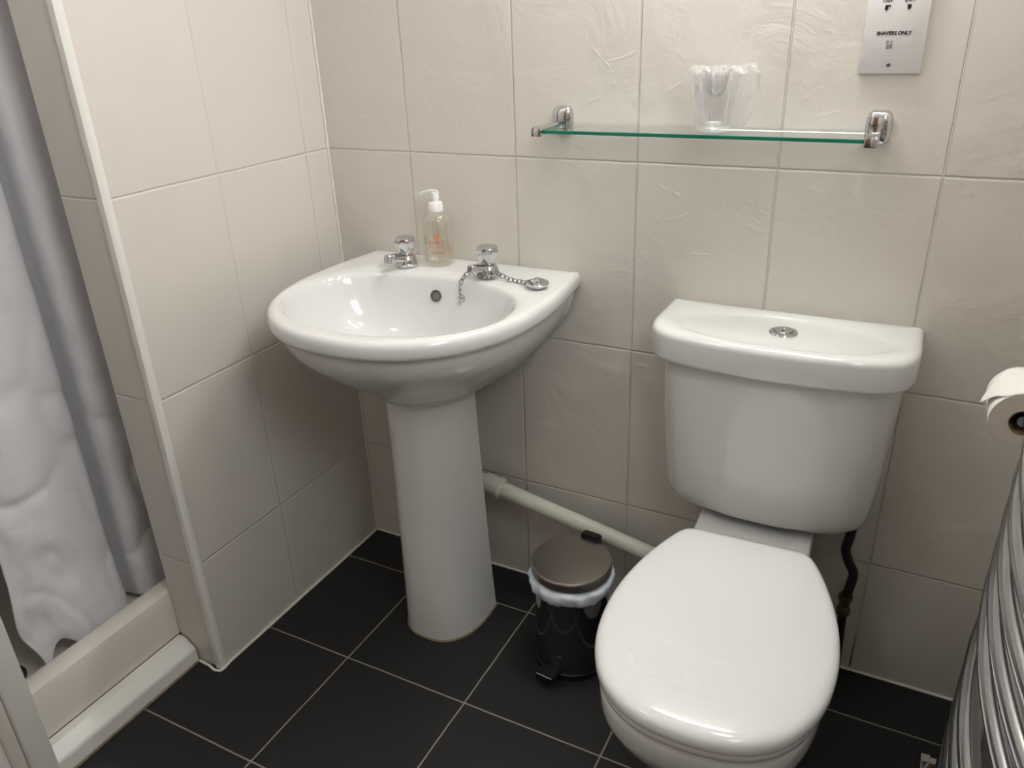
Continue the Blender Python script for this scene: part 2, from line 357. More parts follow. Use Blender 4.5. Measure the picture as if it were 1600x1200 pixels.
# sealant beads
b = B(); tube(b, [(.006, -.003, .002), (XR-.003, -.003, .002)], .003, 8); struct('trim_4', b, M['sealant'], True)
b = B(); tube(b, [(.003, -.004, .002), (.003, -.55, .002)]+[(.006, -.568, .002), (.004, -.579, .002), (-.01, -.583, .002), (-.03, -.578, .002), (-.062, -.576, .002)], .0032, 8); struct('trim_5', b, M['sealant'], True)
b = B(); tube(b, [(.002, -.002, .0), (.002, -.002, H)], .003, 8); struct('trim_6', b, M['sealant'], True)
# plinth board in front of the shower tray
b = B()
pr = [(-.111, 0), (-.066, 0), (-.065, .003), (-.0665, .030), (-.068, .0345), (-.071, .038), (-.092, .0548), (-.096, .0565), (-.111, .057)]
loft(b, [[(x, y, z) for x, z in pr] for y in (-.955, -.575)]); struct('trim_7', b, M['white_paint'])
b = B(); tube(b, [(-.062, -.95, .0015), (-.063, -.582, .0015)], .003, 6); struct('trim_8', b, M['dirty_seal'], True)

# ------------------------------------------------------------------ shower tray
t = thing('shower_tray', 'cream shower tray with a high kerb, below the white curtain', 'shower tray', (-.5, -.6, 0))
b = B()
pr = [(-.113, .0575), (-.1125, .158), (-.116, .167), (-.124, .171), (-.156, .171), (-.163, .167), (-.168, .150), (-.185, .105), (-.215, .095)]
# kerb as an extruded profile
loft(b, [[(x, y, z) for x, z in pr+[(-.215, .0575)]] for y in (-.960, -.45)]); obj('kerb', b, M['tray'], t, angle=30)
b = B(); box(b, (-.93, -.95, .0), (-.2155, -.02, .095), .006); obj('tray_floor', b, M['tray'], t)
b = B(); lathe(b, [(.0, .0), (.045, 0), (.045, .004), (.040, .007), (.015, .008), (.015, .004), (0, .004)], (-.285, -.855, .0955), cap0=False, cap1=False, n=32); obj('drain_cover', b, M['chrome'], t)

# ------------------------------------------------------------------ shower curtain
random.seed(3)
def curtain():
    base = crom([(-.197, -.815, 0), (-.188, -.765, 0), (-.190, -.70, 0), (-.186, -.645, 0), (-.199, -.610, 0), (-.24, -.602, 0), (-.285, -.612, 0), (-.305, -.590, 0),
                 (-.262, -.572, 0), (-.222, -.560, 0), (-.205, -.520, 0), (-.212, -.475, 0), (-.25, -.452, 0), (-.29, -.44, 0), (-.27, -.40, 0), (-.215, -.37, 0), (-.21, -.30, 0), (-.26, -.27, 0)], 10)
    n = len(base); nz = 220; z0, z1 = .118, 2.0
    b = B(); rows = []
    for k in range(nz+1):
        z = z0+(z1-z0)*(k/nz)**1.3; row = []
        for i, p in enumerate(base):
            u = i/(n-1)
            hang = min(1, (z-z0)/1.9)
            x = p.x - .012*math.sin(2.1*z+u*3) ; y = p.y
            # free edge swings in and out
            e = max(0, 1-i/40)
            K = ((0, -.800), (.13, -.806), (.24, -.830), (.38, -.815), (.51, -.784), (.75, -.765), (1.1, -.78), (2.1, -.80))
            for (za, ya), (zb, yb) in zip(K, K[1:]):
                if za <= z <= zb: w = (z-za)/(zb-za); w = w*w*(3-2*w); ye = ya+(yb-ya)*w
            y += e*e*(ye+.815)
            # broad folds getting softer lower down, crumples low
            q = Vector((x*3.0, y*3.0, z*1.6)); x += .016*noise.noise(q+Vector((5, 0, 0)))
            q = Vector((y*9, z*5.5+y*6, 1.7)); cr = .3+.9*max(0, 1-z/.9)
            x += .0085*cr*noise.ridged_multi_fractal(q, 1.0, 2.0, 3, 1.0, 2.0)*.7
            q2 = Vector((y*11+z*7, z*4-y*9, 4.7)); x -= .011*cr*max(0, .35-abs(noise.noise(q2)))**1.5*3.6
            # hem lifted near the free edge
            zz = z
            if z < .30:
                lift = .046*math.exp(-((u-.055)/.030)**2)*(1-(z-z0)/(.30-z0)); zz = z+lift
                x += .014*math.exp(-((u-.055)/.03)**2)*(1-(z-z0)/.18 if z < z0+.18 else 0)*-1
            row.append(b.verts.new((x, y, zz)))
        rows.append(row)
    for a, c in zip(rows, rows[1:]):
        for i in range(n-1): b.faces.new((a[i], a[i+1], c[i+1], c[i]))
    o = obj('shower_curtain', b, M['curtain'], angle=80)
    s = o.modifiers.new('thickness', 'SOLIDIFY'); s.thickness = .0012
    # stitched hem
    hb = B(); tube(hb, [rows_co for rows_co in HEM(base)], .0016, 6)
    return o, hb
def HEM(base): return [(p.x-.0, p.y, 0) for p in base]
cur, hb = curtain(); hb.free()
tag(cur, 'white fabric shower curtain hanging in folds inside the shower opening', 'shower curtain')
b = B(); tube(b, [(-.215, -.958, 2.02), (-.215, -.005, 2.02)], .0125, 16); o = obj('curtain_rod', b, M['chrome']); tag(o, 'chrome rod that carries the shower curtain above the opening', 'curtain rod')

# ------------------------------------------------------------------ washbasin
BX = .3565
t = thing('washbasin', 'white ceramic pedestal washbasin in the corner between the tiled walls', 'washbasin', (BX, -.2, 0))
half = [(.250, -.001), (.258, -.06), (.2655, -.12), (.2685, -.19), (.266, -.25), (.255, -.31), (.235, -.362), (.205, -.408), (.165, -.447), (.115, -.476), (.060, -.492), (0, -.497)]
outer = sym_outline(half, BX)
bc = (BX-.002, -.290)
th = thetas_for(bc, 120, [(BX+.250, -.001), (BX-.250, -.001)])
O = star(outer, bc, th)
def superell(cx, cy, a, bf, bb, ex, th):
    out = []
    for t_ in th:
        c_, s_ = math.cos(t_), math.sin(t_); bb_ = bb if s_ > 0 else bf; e = ex if s_ > 0 else 2.05
        r = 1/((abs(c_)/a)**e+(abs(s_)/bb_)**e)**(1/e); out.append((cx+r*c_, cy+r*s_))
    return out
def bowl(f, dy=0): return superell(bc[0], bc[1]+dy, .225*f, .161*f, .161*f, 2.5, th)
low = sym_outline([(.135, -.001), (.133, -.06), (.126, -.13), (.114, -.20), (.092, -.26), (.055, -.305), (0, -.322)], BX)
def frac_map(src, poly_from, poly_to):
    """carry each point of src from one outline to another by its share of the front path or of the back edge"""
    def cum(p):
        a = [0]
        for u, v in zip(p, p[1:]): a.append(a[-1]+math.hypot(v[0]-u[0], v[1]-u[1]))
        return a
    cf, ct = cum(poly_from), cum(poly_to); out = []
    for q in src:
        if q[1] > -.0015:
            w = (poly_from[0][0]-q[0])/(poly_from[0][0]-poly_from[-1][0]); out.append((poly_to[0][0]+(poly_to[-1][0]-poly_to[0][0])*w, -.001)); continue
        best = (9, 0)
        for i in range(len(poly_from)-1):
            ax, ay = poly_from[i]; bx, by = poly_from[i+1]; ex, ey = bx-ax, by-ay; L2 = ex*ex+ey*ey
            if L2 < 1e-12: continue
            tt = min(1, max(0, ((q[0]-ax)*ex+(q[1]-ay)*ey)/L2)); dd = math.hypot(q[0]-ax-ex*tt, q[1]-ay-ey*tt)
            if dd < best[0]: best = (dd, cf[i]+tt*math.sqrt(L2))
        g = best[1]/cf[-1]*ct[-1]
        for i in range(len(ct)-1):
            if ct[i+1] >= g-1e-9:
                w = (g-ct[i])/(ct[i+1]-ct[i]+1e-12); out.append((poly_to[i][0]*(1-w)+poly_to[i+1][0]*w, poly_to[i][1]*(1-w)+poly_to[i+1][1]*w)); break
    return out
PD = frac_map(O, outer, low)
rings = []
for f, z, dy in ((.09, .652, .045), (.12, .653, .044), (.35, .659, .036), (.55, .671, .026), (.70, .688, .017), (.80, .706, .010), (.88, .729, .005), (.935, .752, .002), (.968, .771, 0), (.985, .782, 0), (1.0, .790, 0), (1.015, .7955, 0), (1.04, .799, 0)):
    rings.append(z3(bowl(f, dy), z))
ins = lambda d: [(x, min(y, -.001)) for x, y in inset(O, d, bc)]
rings.append(z3(lerp(bowl(1.04), ins(.014), .4), .8004)); rings.append(z3(lerp(bowl(1.04), ins(.014), .75), .8010))
for d, z in ((.014, .8012), (.008, .8001), (.0035, .7970), (.001, .792), (0, .787), (0, .776), (.0015, .771), (.005, .7675), (.010, .766), (.0135, .763)): rings.append(z3(ins(d), z))
I = ins(.0135)
for m, z in ((.015, .755), (.04, .742), (.09, .725), (.17, .709), (.28, .692), (.42, .673), (.58, .652), (.74, .634), (.88, .617), (1.0, .598)):
    rings.append(z3([(x, min(y, -.001)) for x, y in lerp(I, PD, m)], z))
b = B(); loft(b, rings); obj('basin', b, M['ceramic'], t, angle=60)
# waste and overflow
b = B(); lathe(b, [(0, .004), (.012, .004), (.014, .008), (.021, .008), (.0225, .005), (.0225, 0)], (BX-.002, -.245, .653), cap0=False, cap1=False, n=32); obj('waste_ring', b, M['chrome'], t)
def on_bowl(x, z, yguess=-.13):  # back wall of bowl
    return Vector((x, yguess, z))
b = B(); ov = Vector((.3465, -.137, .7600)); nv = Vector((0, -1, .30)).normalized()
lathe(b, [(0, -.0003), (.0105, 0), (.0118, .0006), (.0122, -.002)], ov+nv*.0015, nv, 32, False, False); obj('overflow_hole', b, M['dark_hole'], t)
b = B(); lathe(b, [(0, 0), (.0084, 0), (.0084, .0004), (0, .0008)], ov+nv*.0015+Vector((.0018, 0, -.0004)), nv, 24, False, False); obj('overflow_shade_disc', b, bsdf('grey overflow shading', (.16, .15, .13), .3), t)  # shade inside the overflow painted as a grey disc on the dark one
# pedestal: horseshoe section
def horseshoe(hw, yb, yf, cx, th_=.012, n=36, inner=False):
    pts = []
    for i in range(n+1):
        a = PI*i/n; x = math.cos(a)*hw; c_ = math.sin(a)**.85
        pts.append((cx+hw*math.copysign(abs(math.cos(a))**.8, math.cos(a)), (yb-.045)-(abs(yf-(yb-.045)))*c_))
    pts = [(cx+hw*.985, yb)]+[(cx+hw*.995, yb-.02)]+pts+[(cx-hw*.995, yb-.02)]+[(cx-hw*.985, yb)]
    inn = [(cx+(x-cx)*(1-th_/hw*1.0), min(yb, y+th_ if y < yb-.03 else y)) for x, y in pts]
    inn[0] = (inn[0][0], yb); inn[-1] = (inn[-1][0], yb)
    return pts+inn[::-1]
b = B(); rr = []
for z, hw, yf in ((.003, .0915, -.302), (.02, .0905, -.303), (.10, .0865, -.303), (.2, .083, -.302), (.3, .080, -.300), (.4, .0775, -.300), (.5, .075, -.300), (.56, .074, -.302), (.60, .074, -.304), (.63, .074, -.304)):
    rr.append(z3(horseshoe(hw, -.135, yf, BX-.007+.007*(1-z/.6)), z))
R = loft(b, rr, False, False); obj('pedestal', b, M['ceramic'], t, angle=50)
b = B(); hs = horseshoe(.0915, -.135, -.302, BX+.001)[:41]; tube(b, [(x, y, .0015) for x, y in hs], .0032, 6); obj('sealant_line', b, M['dirty_seal'], t)

# ------------------------------------------------------------------ taps
def tap(x, y, label):
    t = thing('pillar_tap', label, 'tap', (x, y, .8012), 'chrome pillar taps on the washbasin')
    b = B(); lathe(b, [(0, 0), (.0225, 0), (.0232, .0015), (.0232, .0055), (.0222, .0068), (.0218, .0095), (.0205, .0150), (.0185, .0205), (.0165, .0235), (.0125, .0250), (.0, .0250)], (x, y, .8015), cap0=False, cap1=False); obj('tap_body', b, M['chrome'], t)
    # spout: flattened arm toward the bowl with a grooved collar at the end
    b = B(); P = crom([(x, y+.008, .8185), (x-.001, y-.014, .8215), (x-.003, y-.032, .8260), (x-.005, y-.050, .8300)], 6)
    tube(b, P, [.0150-.0068*i/(len(P)-1) for i in range(len(P))], 20, sx=.66, sy=1.0); s = obj('spout', b, M['chrome'], t)
    # ribbed nozzle turned down at the tip of the spout
    b = B(); a = Vector((x-.005, y-.0515, .8355)); d = Vector((-.05, -.30, -1)).normalized(); q_ = d.to_track_quat('Z', 'Y'); n = 60; rings = []
    for rr_, zz, f in ((.0070, -.0012, 0), (.0088, -.0004, 0), (.0097, .001, .3), (.0099, .0025, 1), (.0099, .0145, 1), (.0092, .0160, .5), (.0075, .0160, 0), (.0070, .010, 0)):
        rings.append([a+q_ @ Vector(((rr_-.0009*f*(1 if math.sin(12*g) > 0 else 0))*math.cos(g), (rr_-.0009*f*(1 if math.sin(12*g) > 0 else 0))*math.sin(g), zz)) for g in [2*PI*i/n for i in range(n)]])
    loft(b, rings); obj('spout_nozzle', b, M['chrome'], t, angle=25)
    # tulip shaped knob with six scooped facets
    b = B(); n = 72; rings = []
    for z, r, fac in ((.0255, .0105, 0), (.0262, .0125, .1), (.030, .0146, .5), (.036, .0176, .9), (.043, .0205, 1), (.050, .0222, 1), (.0555, .0222, .8), (.0590, .0212, .45), (.0612, .0198, .15), (.0620, .0184, 0), (.0620, .0120, 0)):
        ring = []
        for k in range(n):
            a = 2*PI*k/n+.35; m_ = (a % (PI/4))-PI/8; f = math.cos(PI/8)/math.cos(m_)
            sc_ = 1-fac*1.25*(1-f); ring.append((x+r*sc_*math.cos(a), y+r*sc_*math.sin(a), .8+z))
        rings.append(ring)
    loft(b, rings); obj('knob', b, M['chrome'], t, angle=22)
    b = B(); lathe(b, [(.0120, 0), (.0120, .004)], (x, y, .8235), n=24); obj('knob_neck', b, M['black'], t)
    return t
tap(.2505, -.0925, 'left chrome tap, beside the soap bottle near the corner')
tap(.4485, -.0965, 'right chrome tap, with the plug chain passing under its spout')

# ------------------------------------------------------------------ plug and chain
t = thing('basin_plug', 'chrome basin plug with a link chain, lying on the right of the basin deck', 'plug', (.572, -.128, .8025))
pc = Vector((.572, -.1285, .8030))
b = B(); lathe(b, [(0, 0), (.0145, 0), (.0165, .002), (.0165, .0035), (.0205, .005), (.0218, .0062), (.0222, .0085), (.0208, .0098), (.0198, .0088), (.012, .0085), (.010, .0098), (.0, .0102)], pc, (.04, -.05, 1), 40, False, False); obj('stopper', b, M['chrome'], t)
b = B(); tube(b, [pc+Vector((.0065*math.cos(a), .001, .0115+.0065*math.sin(a))) for a in [2*PI*i/20 for i in range(20)]], .0011, 8, True); tube(b, [pc+Vector((-.006+.0055*math.cos(a), -.004+.004*math.sin(a), .0115)) for a in [2*PI*i/20 for i in range(20)]], .0010, 8, True); obj('stopper_ring', b, M['chrome'], t)
path = crom([(.4105, -.1370, .7600), (.4045, -.1340, .7850), (.409, -.1255, .8045), (.424, -.1180, .8120), (.441, -.1210, .8080), (.462, -.1190, .8060), (.475, -.1110, .8135), (.484, -.1090, .8100), (.505, -.1130, .8055), (.527, -.1165, .8048), (.545, -.1225, .8062), (.560, -.1270, .8130)], 24)
acc = [0]
for a, c in zip(path, path[1:]): acc.append(acc[-1]+(c-a).length)
L_ = acc[-1]; nl = int(L_/.0100); nl = max(nl, 10)
def at(s):
    s = min(max(s, 0), L_-1e-6)
    for i in range(len(acc)-1):
        if acc[i+1] >= s: return path[i].lerp(path[i+1], (s-acc[i])/(acc[i+1]-acc[i]+1e-9))
for k in range(nl):
    s = (k+.5)*L_/nl; p = at(s); d = (at(s+.002)-at(s-.002)).normalized()
    base_ = d.cross(Vector((.6, -.7, .45))).normalized(); side = base_ if k % 2 else (base_*.55+d.cross(base_)*.83)
    side = (side-d*side.dot(d)).normalized()
    b = B(); tube(b, [p+d*(.0064*math.cos(a))+side*(.0042*math.sin(a)) for a in [2*PI*i/16 for i in range(16)]], .00095, 6, True); obj('chain_link', b, M['chain'], t)
b = B(); an = Vector((.4085, -.1372, .7625)); lathe(b, [(0, .002), (.003, .0018), (.0075, .001), (.008, 0), (.008, -.003)], an+nv*.002, nv, 24, False, False); obj('chain_anchor', b, M['chrome'], t)
b = B(); tube(b, [an+nv*.004+Vector(q) for q in ((-.002, 0, .003), (-.006, 0, -.004), (-.0045, 0, -.015), (.002, 0, -.006))], .0009, 6); obj('anchor_tag', b, M['chrome'], t)

# ------------------------------------------------------------------ soap bottle
sx, sy, sz = .3075, -.0535, .8022
t = thing('soap_dispenser', 'clear pump bottle of citrus hand wash standing between the two taps', 'soap dispenser', (sx, sy, sz))
b = B(); lathe(b, [(0, .001), (.026, .001), (.0300, .003), (.0312, .008), (.0312, .02), (.0304, .06), (.0298, .080), (.0292, .089), (.0265, .098), (.0215, .1045), (.0155, .1085), (.0135, .1105), (.0135, .114), (.0125, .114)], (sx, sy, sz), n=56, cap0=False, cap1=False); obj('bottle', b, M['clear_plastic'], t)
b = B(); lathe(b, [(0, .0040), (.025, .0042), (.0288, .007), (.0299, .012), (.0296, .03), (.0290, .06), (.0284, .0815), (.0280, .0830), (0, .0830)], (sx, sy, sz), n=48, cap0=False, cap1=False); obj('hand_wash', b, M['liquid'], t)
b = B(); tube(b, [(sx, sy, sz+.008), (sx, sy, sz+.112)], .0022, 10); obj('dip_tube', b, M['clear_plastic'], t)
b = B(); lathe(b, [(0, .110), (.0148, .110), (.0152, .112), (.0150, .124), (.0138, .128), (.0065, .1295), (.0065, .134), (.0078, .135), (.0078, .146), (.0070, .149), (0, .1495)], (sx, sy, sz), n=40, cap0=False, cap1=False); p_ = obj('pump', b, M['pump'], t)
b = B(); P = crom([(sx+.007, sy-.001, sz+.1485), (sx-.005, sy+.0005, sz+.1495), (sx-.018, sy+.0015, sz+.1475), (sx-.030, sy+.002, sz+.1440), (sx-.037, sy+.002, sz+.1405)], 5)
tube(b, P, [.0062-.0028*i/(len(P)-1) for i in range(len(P))], 14, sx=.62, sy=1); n_ = obj('nozzle', b, M['pump'], t)
# printing wrapped on the front of the bottle, facing the room
def wrap_text(body, size, z, ang, mat, name, bold=0):
    me = text_mesh(name, body, size, mat, t, Matrix.Identity(4), .00005, bold)
    for v in me.vertices:
        r = .0318 - .00*v.co.y; a = ang+v.co.x/r
        rr_ = (.0315-.018*max(0, (z+v.co.y)-.02)*1.0)+.0004+v.co.z
        v.co = Vector((sx+rr_*math.cos(a), sy+rr_*math.sin(a), sz+z+v.co.y))
    return obj_from_me(name, me, t)
A0 = math.radians(-66)
wrap_text('CITRUS', .0105, .050, A0, M['print_red'], 'lettering')
wrap_text('ENRICHED WITH VITAMIN', .0022, .0420, A0, M['print_red'], 'lettering')
wrap_text('HAND WASH', .0052, .0290, A0+.08, M['print_red'], 'lettering')
for zz, tt in ((.040, 'Kind to skin'), (.0345, 'Rinse with water'), (.029, '300ml')): wrap_text(tt, .0036, zz, A0+1.02, M['print_red'], 'lettering')
# orange slice motif
b = B()
def onb(dx, dz, lift=.0006):
    a = A0+dx/.0318; r = .0315-.018*max(0, dz-.02)+lift; return Vector((sx+r*math.cos(a), sy+r*math.sin(a), sz+dz))
for k in range(4):
    a0 = math.radians(200+k*42+3); a1 = math.radians(200+(k+1)*42-6); c_ = (.000, .0665)
    pts = [(c_[0]+.0014*math.cos((a0+a1)/2), c_[1]+.0014*math.sin((a0+a1)/2))]+[(c_[0]+.0072*math.cos(a0+(a1-a0)*i/4), c_[1]+.0072*math.sin(a0+(a1-a0)*i/4)) for i in range(5)]
    R_ = [(x*math.cos(.6)-(z-.0665)*math.sin(.6), .0665+x*math.sin(.6)+(z-.0665)*math.cos(.6)) for x, z in pts]
    b.faces.new([b.verts.new(onb(x, z)) for x, z in R_])
obj('orange_slice_print', b, M['print_orange'], t, False)
b = B()
pp_ = [onb(.0085*math.cos(a), .0665+.0085*math.sin(a)) for a in [math.radians(200)+.6-.02+math.radians(166)*i/16 for i in range(17)]]; tube(b, pp_, .00035, 5)
obj('orange_rind_print', b, M['print_orange'], t)

# ------------------------------------------------------------------ waste pipe
t = thing('waste_pipe', 'cream plastic waste pipe running along the wall behind the bin', 'pipe', (.6, -.05, .24))
p0, p1 = Vector((.36, -.058, .290)), Vector((.905, -.069, .1900))
b = B(); tube(b, [p0, p1], .0185, 24); obj('pipe', b, M['pipe'], t)
d = (p1-p0).normalized(); c = p0+d*.062
b = B(); lathe(b, [(.0188, -.030), (.0235, -.030), (.0235, .002), (.0262, .003), (.0262, .012), (.0235, .0135), (.0225, .018), (.0188, .019)], c, d, 32, False, False); obj('pipe_collar', b, M['pipe'], t)

# ------------------------------------------------------------------ pedal bin
BCX, BCY = .6735, -.2065
t = thing('pedal_bin', 'small round polished steel pedal bin beside the toilet', 'bin', (BCX, BCY, 0))
fd = Vector((-.10, -.99, 0)).normalized()
b = B(); lathe(b, [(0, 0), (.078, 0), (.080, .003), (.080, .014), (.0775, .016)], (BCX, BCY, .0), n=56, cap0=False, cap1=False); obj('base_ring', b, M['black'], t)
b = B(); lathe(b, [(.0770, .014), (.0775, .03), (.0775, .20), (.0765, .222), (.072, .224)], (BCX, BCY, 0), n=64, cap0=False, cap1=False); obj('body', b, M['dark_steel'], t)
b = B(); lathe(b, [(.0795, .231), (.0830, .231), (.0835, .2325), (.0835, .247), (.0828, .2495), (.0805, .2520), (.07, .2535), (.04, .255), (0, .2555)], (BCX, BCY, .003), n=64, cap0=False, cap1=False); obj('lid', b, M['steel'], t)
b = B(); q = Vector((BCX, BCY, 0))-fd*.083; s_ = Vector((-fd.y, fd.x, 0))
def obox(bm, c, ux, uy, hx, hy, z0, z1, bev=.003):
    vs = [bm.verts.new(c+ux*(sx_*hx)+uy*(sy_*hy)+Vector((0, 0, z))) for z in (z0, z1) for sx_, sy_ in ((-1, -1), (1, -1), (1, 1), (-1, 1))]
    fs = [bm.faces.new([vs[i] for i in f]) for f in ((0,1,2,3),(4,5,6,7),(0,1,5,4),(1,2,6,5),(2,3,7,6),(3,0,4,7))]
    bmesh.ops.bevel(bm, geom=list({e for f in fs for e in f.edges}), offset=bev, segments=2, affect='EDGES')
obox(b, q-fd*.003, s_, fd, .021, .011, .16, .264); obj('hinge', b, M['black'], t)
b = B(); q = Vector((BCX, BCY, 0))+fd*.092+s_*-.006
obox(b, q, s_, fd, .0215, .018, .016, .026, .003); obox(b, q-fd*.018, s_, fd, .012, .012, .012, .022, .002); obj('pedal', b, M['black'], t)
b = B(); q2 = q+fd*.0165; tube(b, [q2-s_*.018+Vector((0, 0, .0255)), q2+s_*.018+Vector((0, 0, .0255))], .0011, 6); obj('pedal_edge', b, M['chrome'], t)
# liner: crumpled cuff
b = B(); rings = []; n = 120
for k, (r, z) in enumerate(((.0775, .236), (.0805, .2345), (.0865, .232), (.0885, .226), (.0878, .217), (.0862, .209), (.0825, .203), (.0788, .204), (.0782, .212))):
    ring = []
    for i in range(n):
        a = 2*PI*i/n; nz = noise.noise(Vector((math.cos(a)*5, math.sin(a)*5, k*.35)))*.0042+noise.noise(Vector((math.cos(a)*16, math.sin(a)*16, k*.9)))*.0022
        w = 0 if k in (0, 8) else 1
        dz = noise.noise(Vector((math.cos(a)*2.2+3, math.sin(a)*2.2, 7)))*.007*w
        ring.append((BCX+(r+nz*w)*math.cos(a), BCY+(r+nz*w)*math.sin(a), z+dz-(.006*w if a > PI else 0)))
    rings.append(ring)
loft(b, rings, False, False); o = obj('bin_liner', b, M['bag'], angle=70); tag(o, 'pale plastic bin liner cuffed over the rim of the pedal bin', 'bin liner')

# ------------------------------------------------------------------ toilet
t = thing('toilet', 'white close-coupled toilet with its lid closed, against the tiled wall', 'toilet', (1.016, -.3, 0))
TX = 1.016
# lid of the cistern
lidh = [(.2175, -.002), (.2180, -.05), (.2185, -.095), (.2165, -.125), (.208, -.152), (.192, -.172), (.168, -.185), (.135, -.193), (.09, -.199), (.045, -.203), (0, -.204)]
lo = sym_outline(lidh, TX, 5); cc = (TX, -.10)
th2 = thetas_for(cc, 128, [(TX+.2175, -.002), (TX-.2175, -.002)])
LO = star(lo, cc, th2)
E = superell(TX, -.105, .183, .077, .068, 2.0, th2)
def sc(ring, f, c): return [(c[0]+(x-c[0])*f, c[1]+(y-c[1])*f) for x, y in ring]
ins2 = lambda d: [(x, min(y, -.002)) for x, y in inset(LO, d, cc)]
rings = [z3(sc(E, .1, cc), .7655), z3(sc(E, .6, cc), .7656), z3(sc(E, .90, cc), .7660), z3(sc(E, .96, cc), .7670), z3(sc(E, 1.0, cc), .7690), z3(sc(E, 1.03, cc), .7703)]
rings += [z3(lerp(sc(E, 1.03, cc), ins2(.014), .6), .7712), z3(ins2(.014), .7712), z3(ins2(.008), .7698), z3(ins2(.003), .7665), z3(ins2(.0005), .762), z3(ins2(0), .757), z3(ins2(0), .722), z3(ins2(.0012), .7175), z3(ins2(.004), .7155), z3(ins2(.02), .7152)]
b = B(); loft(b, rings); cl = obj('cistern_lid', b, M['ceramic'], t, angle=50)
b = B(); fb = (TX+.005, -.102, .7655)
lathe(b, [(0, 0), (.0235, 0), (.0238, .0015), (.0225, .0035), (.0175, .0048), (.0165, .0030), (0, .0030)], fb, n=40, cap0=False, cap1=False); bz = obj('button_bezel', b, M['chrome'], cl)
for s in (-1, 1):
    b = B(); pts = [(fb[0]+s*(.0006+0*k)+(0), fb[1], 0) for k in range(0)]
    arc = [(fb[0]+s*(.0007+.0150*math.sin(a)), fb[1]+.0155*math.cos(a)) for a in [PI*i/16 for i in range(17)]]
    loft(b, [z3(arc, .7692), z3(arc, .7712), z3(sc(arc, .93, (fb[0]+s*.007, fb[1])), .7719)]); obj('flush_button', b, M['chrome'], cl)
# cistern body
def body_ring(hw, dep, ins_=0):
    h = [(hw, -.002), (hw, -.04), (hw-.001, -.075), (hw-.006, -.105), (hw-.017, -.13*dep/.18), (hw-.038, -.152*dep/.18), (hw-.068, -.165*dep/.18), (hw-.11, -.173*dep/.18), (.045, -dep+.001), (0, -dep)]
    r = star(sym_outline(h, TX, 4), (TX, -.085), TB)
    return [(x, min(y, -.002)) for x, y in inset(r, ins_, (TX, -.085))] if ins_ else r
TB = thetas_for((TX, -.085), 112, [(TX+.2, -.002), (TX-.2, -.002)])
rings = []
for z, hw, dep, i_ in ((.7200, .2050, .186, 0), (.66, .2030, .184, 0), (.60, .2000, .181, 0), (.54, .1960, .177, 0), (.48, .1915, .172, 0), (.455, .189, .169, 0), (.438, .1870, .167, 0), (.424, .1855, .165, .0025), (.413, .1840, .163, .007), (.406, .1830, .161, .014), (.402, .182, .160, .026)):
    rings.append(z3(body_ring(hw, dep, i_), z))
b = B(); loft(b, rings); obj('cistern', b, M['ceramic'], t, angle=60)
# pan
rot = Matrix.Rotation(math.radians(2.2), 2)
piv = (TX-.003, -.1)
def turn(p):
    v = rot @ Vector((p[0]-piv[0], p[1]-piv[1])); return (piv[0]+v.x, piv[1]+v.y)
seat_h = [(.090, -.2345), (.103, -.2385), (.114, -.250), (.128, -.278), (.142, -.315), (.156, -.360), (.1665, -.410), (.1715, -.460), (.1710, -.505), (.165, -.550), (.152, -.592), (.131, -.630), (.102, -.659), (.060, -.679), (0, -.686)]
sp = crom([(w, y, 0) for w, y in seat_h]+[(-.06, -.679, 0)], 5)[:(len(seat_h)-1)*5+1]
right = [(TX-.003+v.x, v.y) for v in sp]; left = [(TX-.003-v.x, v.y) for v in reversed(sp[:-1])]
seat_o = [turn(p) for p in right+left]
sc_c = turn((TX-.003, -.46))
TS = [2*PI*i/128 for i in range(128)]
SO = star(seat_o, sc_c, TS)
iS = lambda d: inset(SO, d, sc_c)
rings = [z3(sc(SO, f, sc_c), z) for f, z in ((.08, .4385), (.3, .4382), (.55, .4375), (.75, .4360))]
rings += [z3(iS(d), z) for d, z in ((.030, .4345), (.018, .4332), (.010, .4315), (.0045, .4285), (.0012, .4240), (0, .4185), (0, .4120), (.0015, .4090), (.006, .4085), (.02, .4085))]
b = B(); loft(b, rings); sl = obj('seat_lid', b, M['seat'], t, angle=60)
rings = [z3(iS(d), z) for d, z in ((.03, .408), (.0075, .408), (.0045, .406), (.0035, .400), (.0045, .394), (.008, .392), (.03, .392))]
b = B(); loft(b, rings); obj('seat', b, M['seat'], t, angle=60)
pan_h = [(.1035, -.035), (.104, -.10), (.104, -.17), (.106, -.235), (.116, -.262), (.131, -.30), (.146, -.345), (.1575, -.400), (.1625, -.46), (.1615, -.51), (.154, -.56), (.139, -.605), (.115, -.641), (.078, -.666), (.038, -.6765), (0, -.679)]
sp = crom([(w, y, 0) for w, y in pan_h]+[(-.038, -.6765, 0)], 5)[:(len(pan_h)-1)*5+1]
pan_o = [turn(p) for p in [(TX-.003+v.x, v.y) for v in sp]+[(TX-.003-v.x, v.y) for v in reversed(sp[:-1])]]
pc0 = turn((TX-.003, -.44)); TPn = thetas_for(pc0, 128, [turn((TX-.003+.1035, -.035)), turn((TX-.003-.1035, -.035))])
PO = star(pan_o, pc0, TPn)
foot_h = [(.085, -.06), (.092, -.14), (.098, -.25), (.102, -.36), (.098, -.43), (.082, -.485), (.05, -.515), (0, -.525)]
sp = crom([(w, y, 0) for w, y in foot_h]+[(-.05, -.515, 0)], 5)[:(len(foot_h)-1)*5+1]
foot_o = [turn(p) for p in [(TX-.003+v.x, v.y) for v in sp]+[(TX-.003-v.x, v.y) for v in reversed(sp[:-1])]]
FO = star(foot_o, turn((TX-.003, -.36)), TPn)
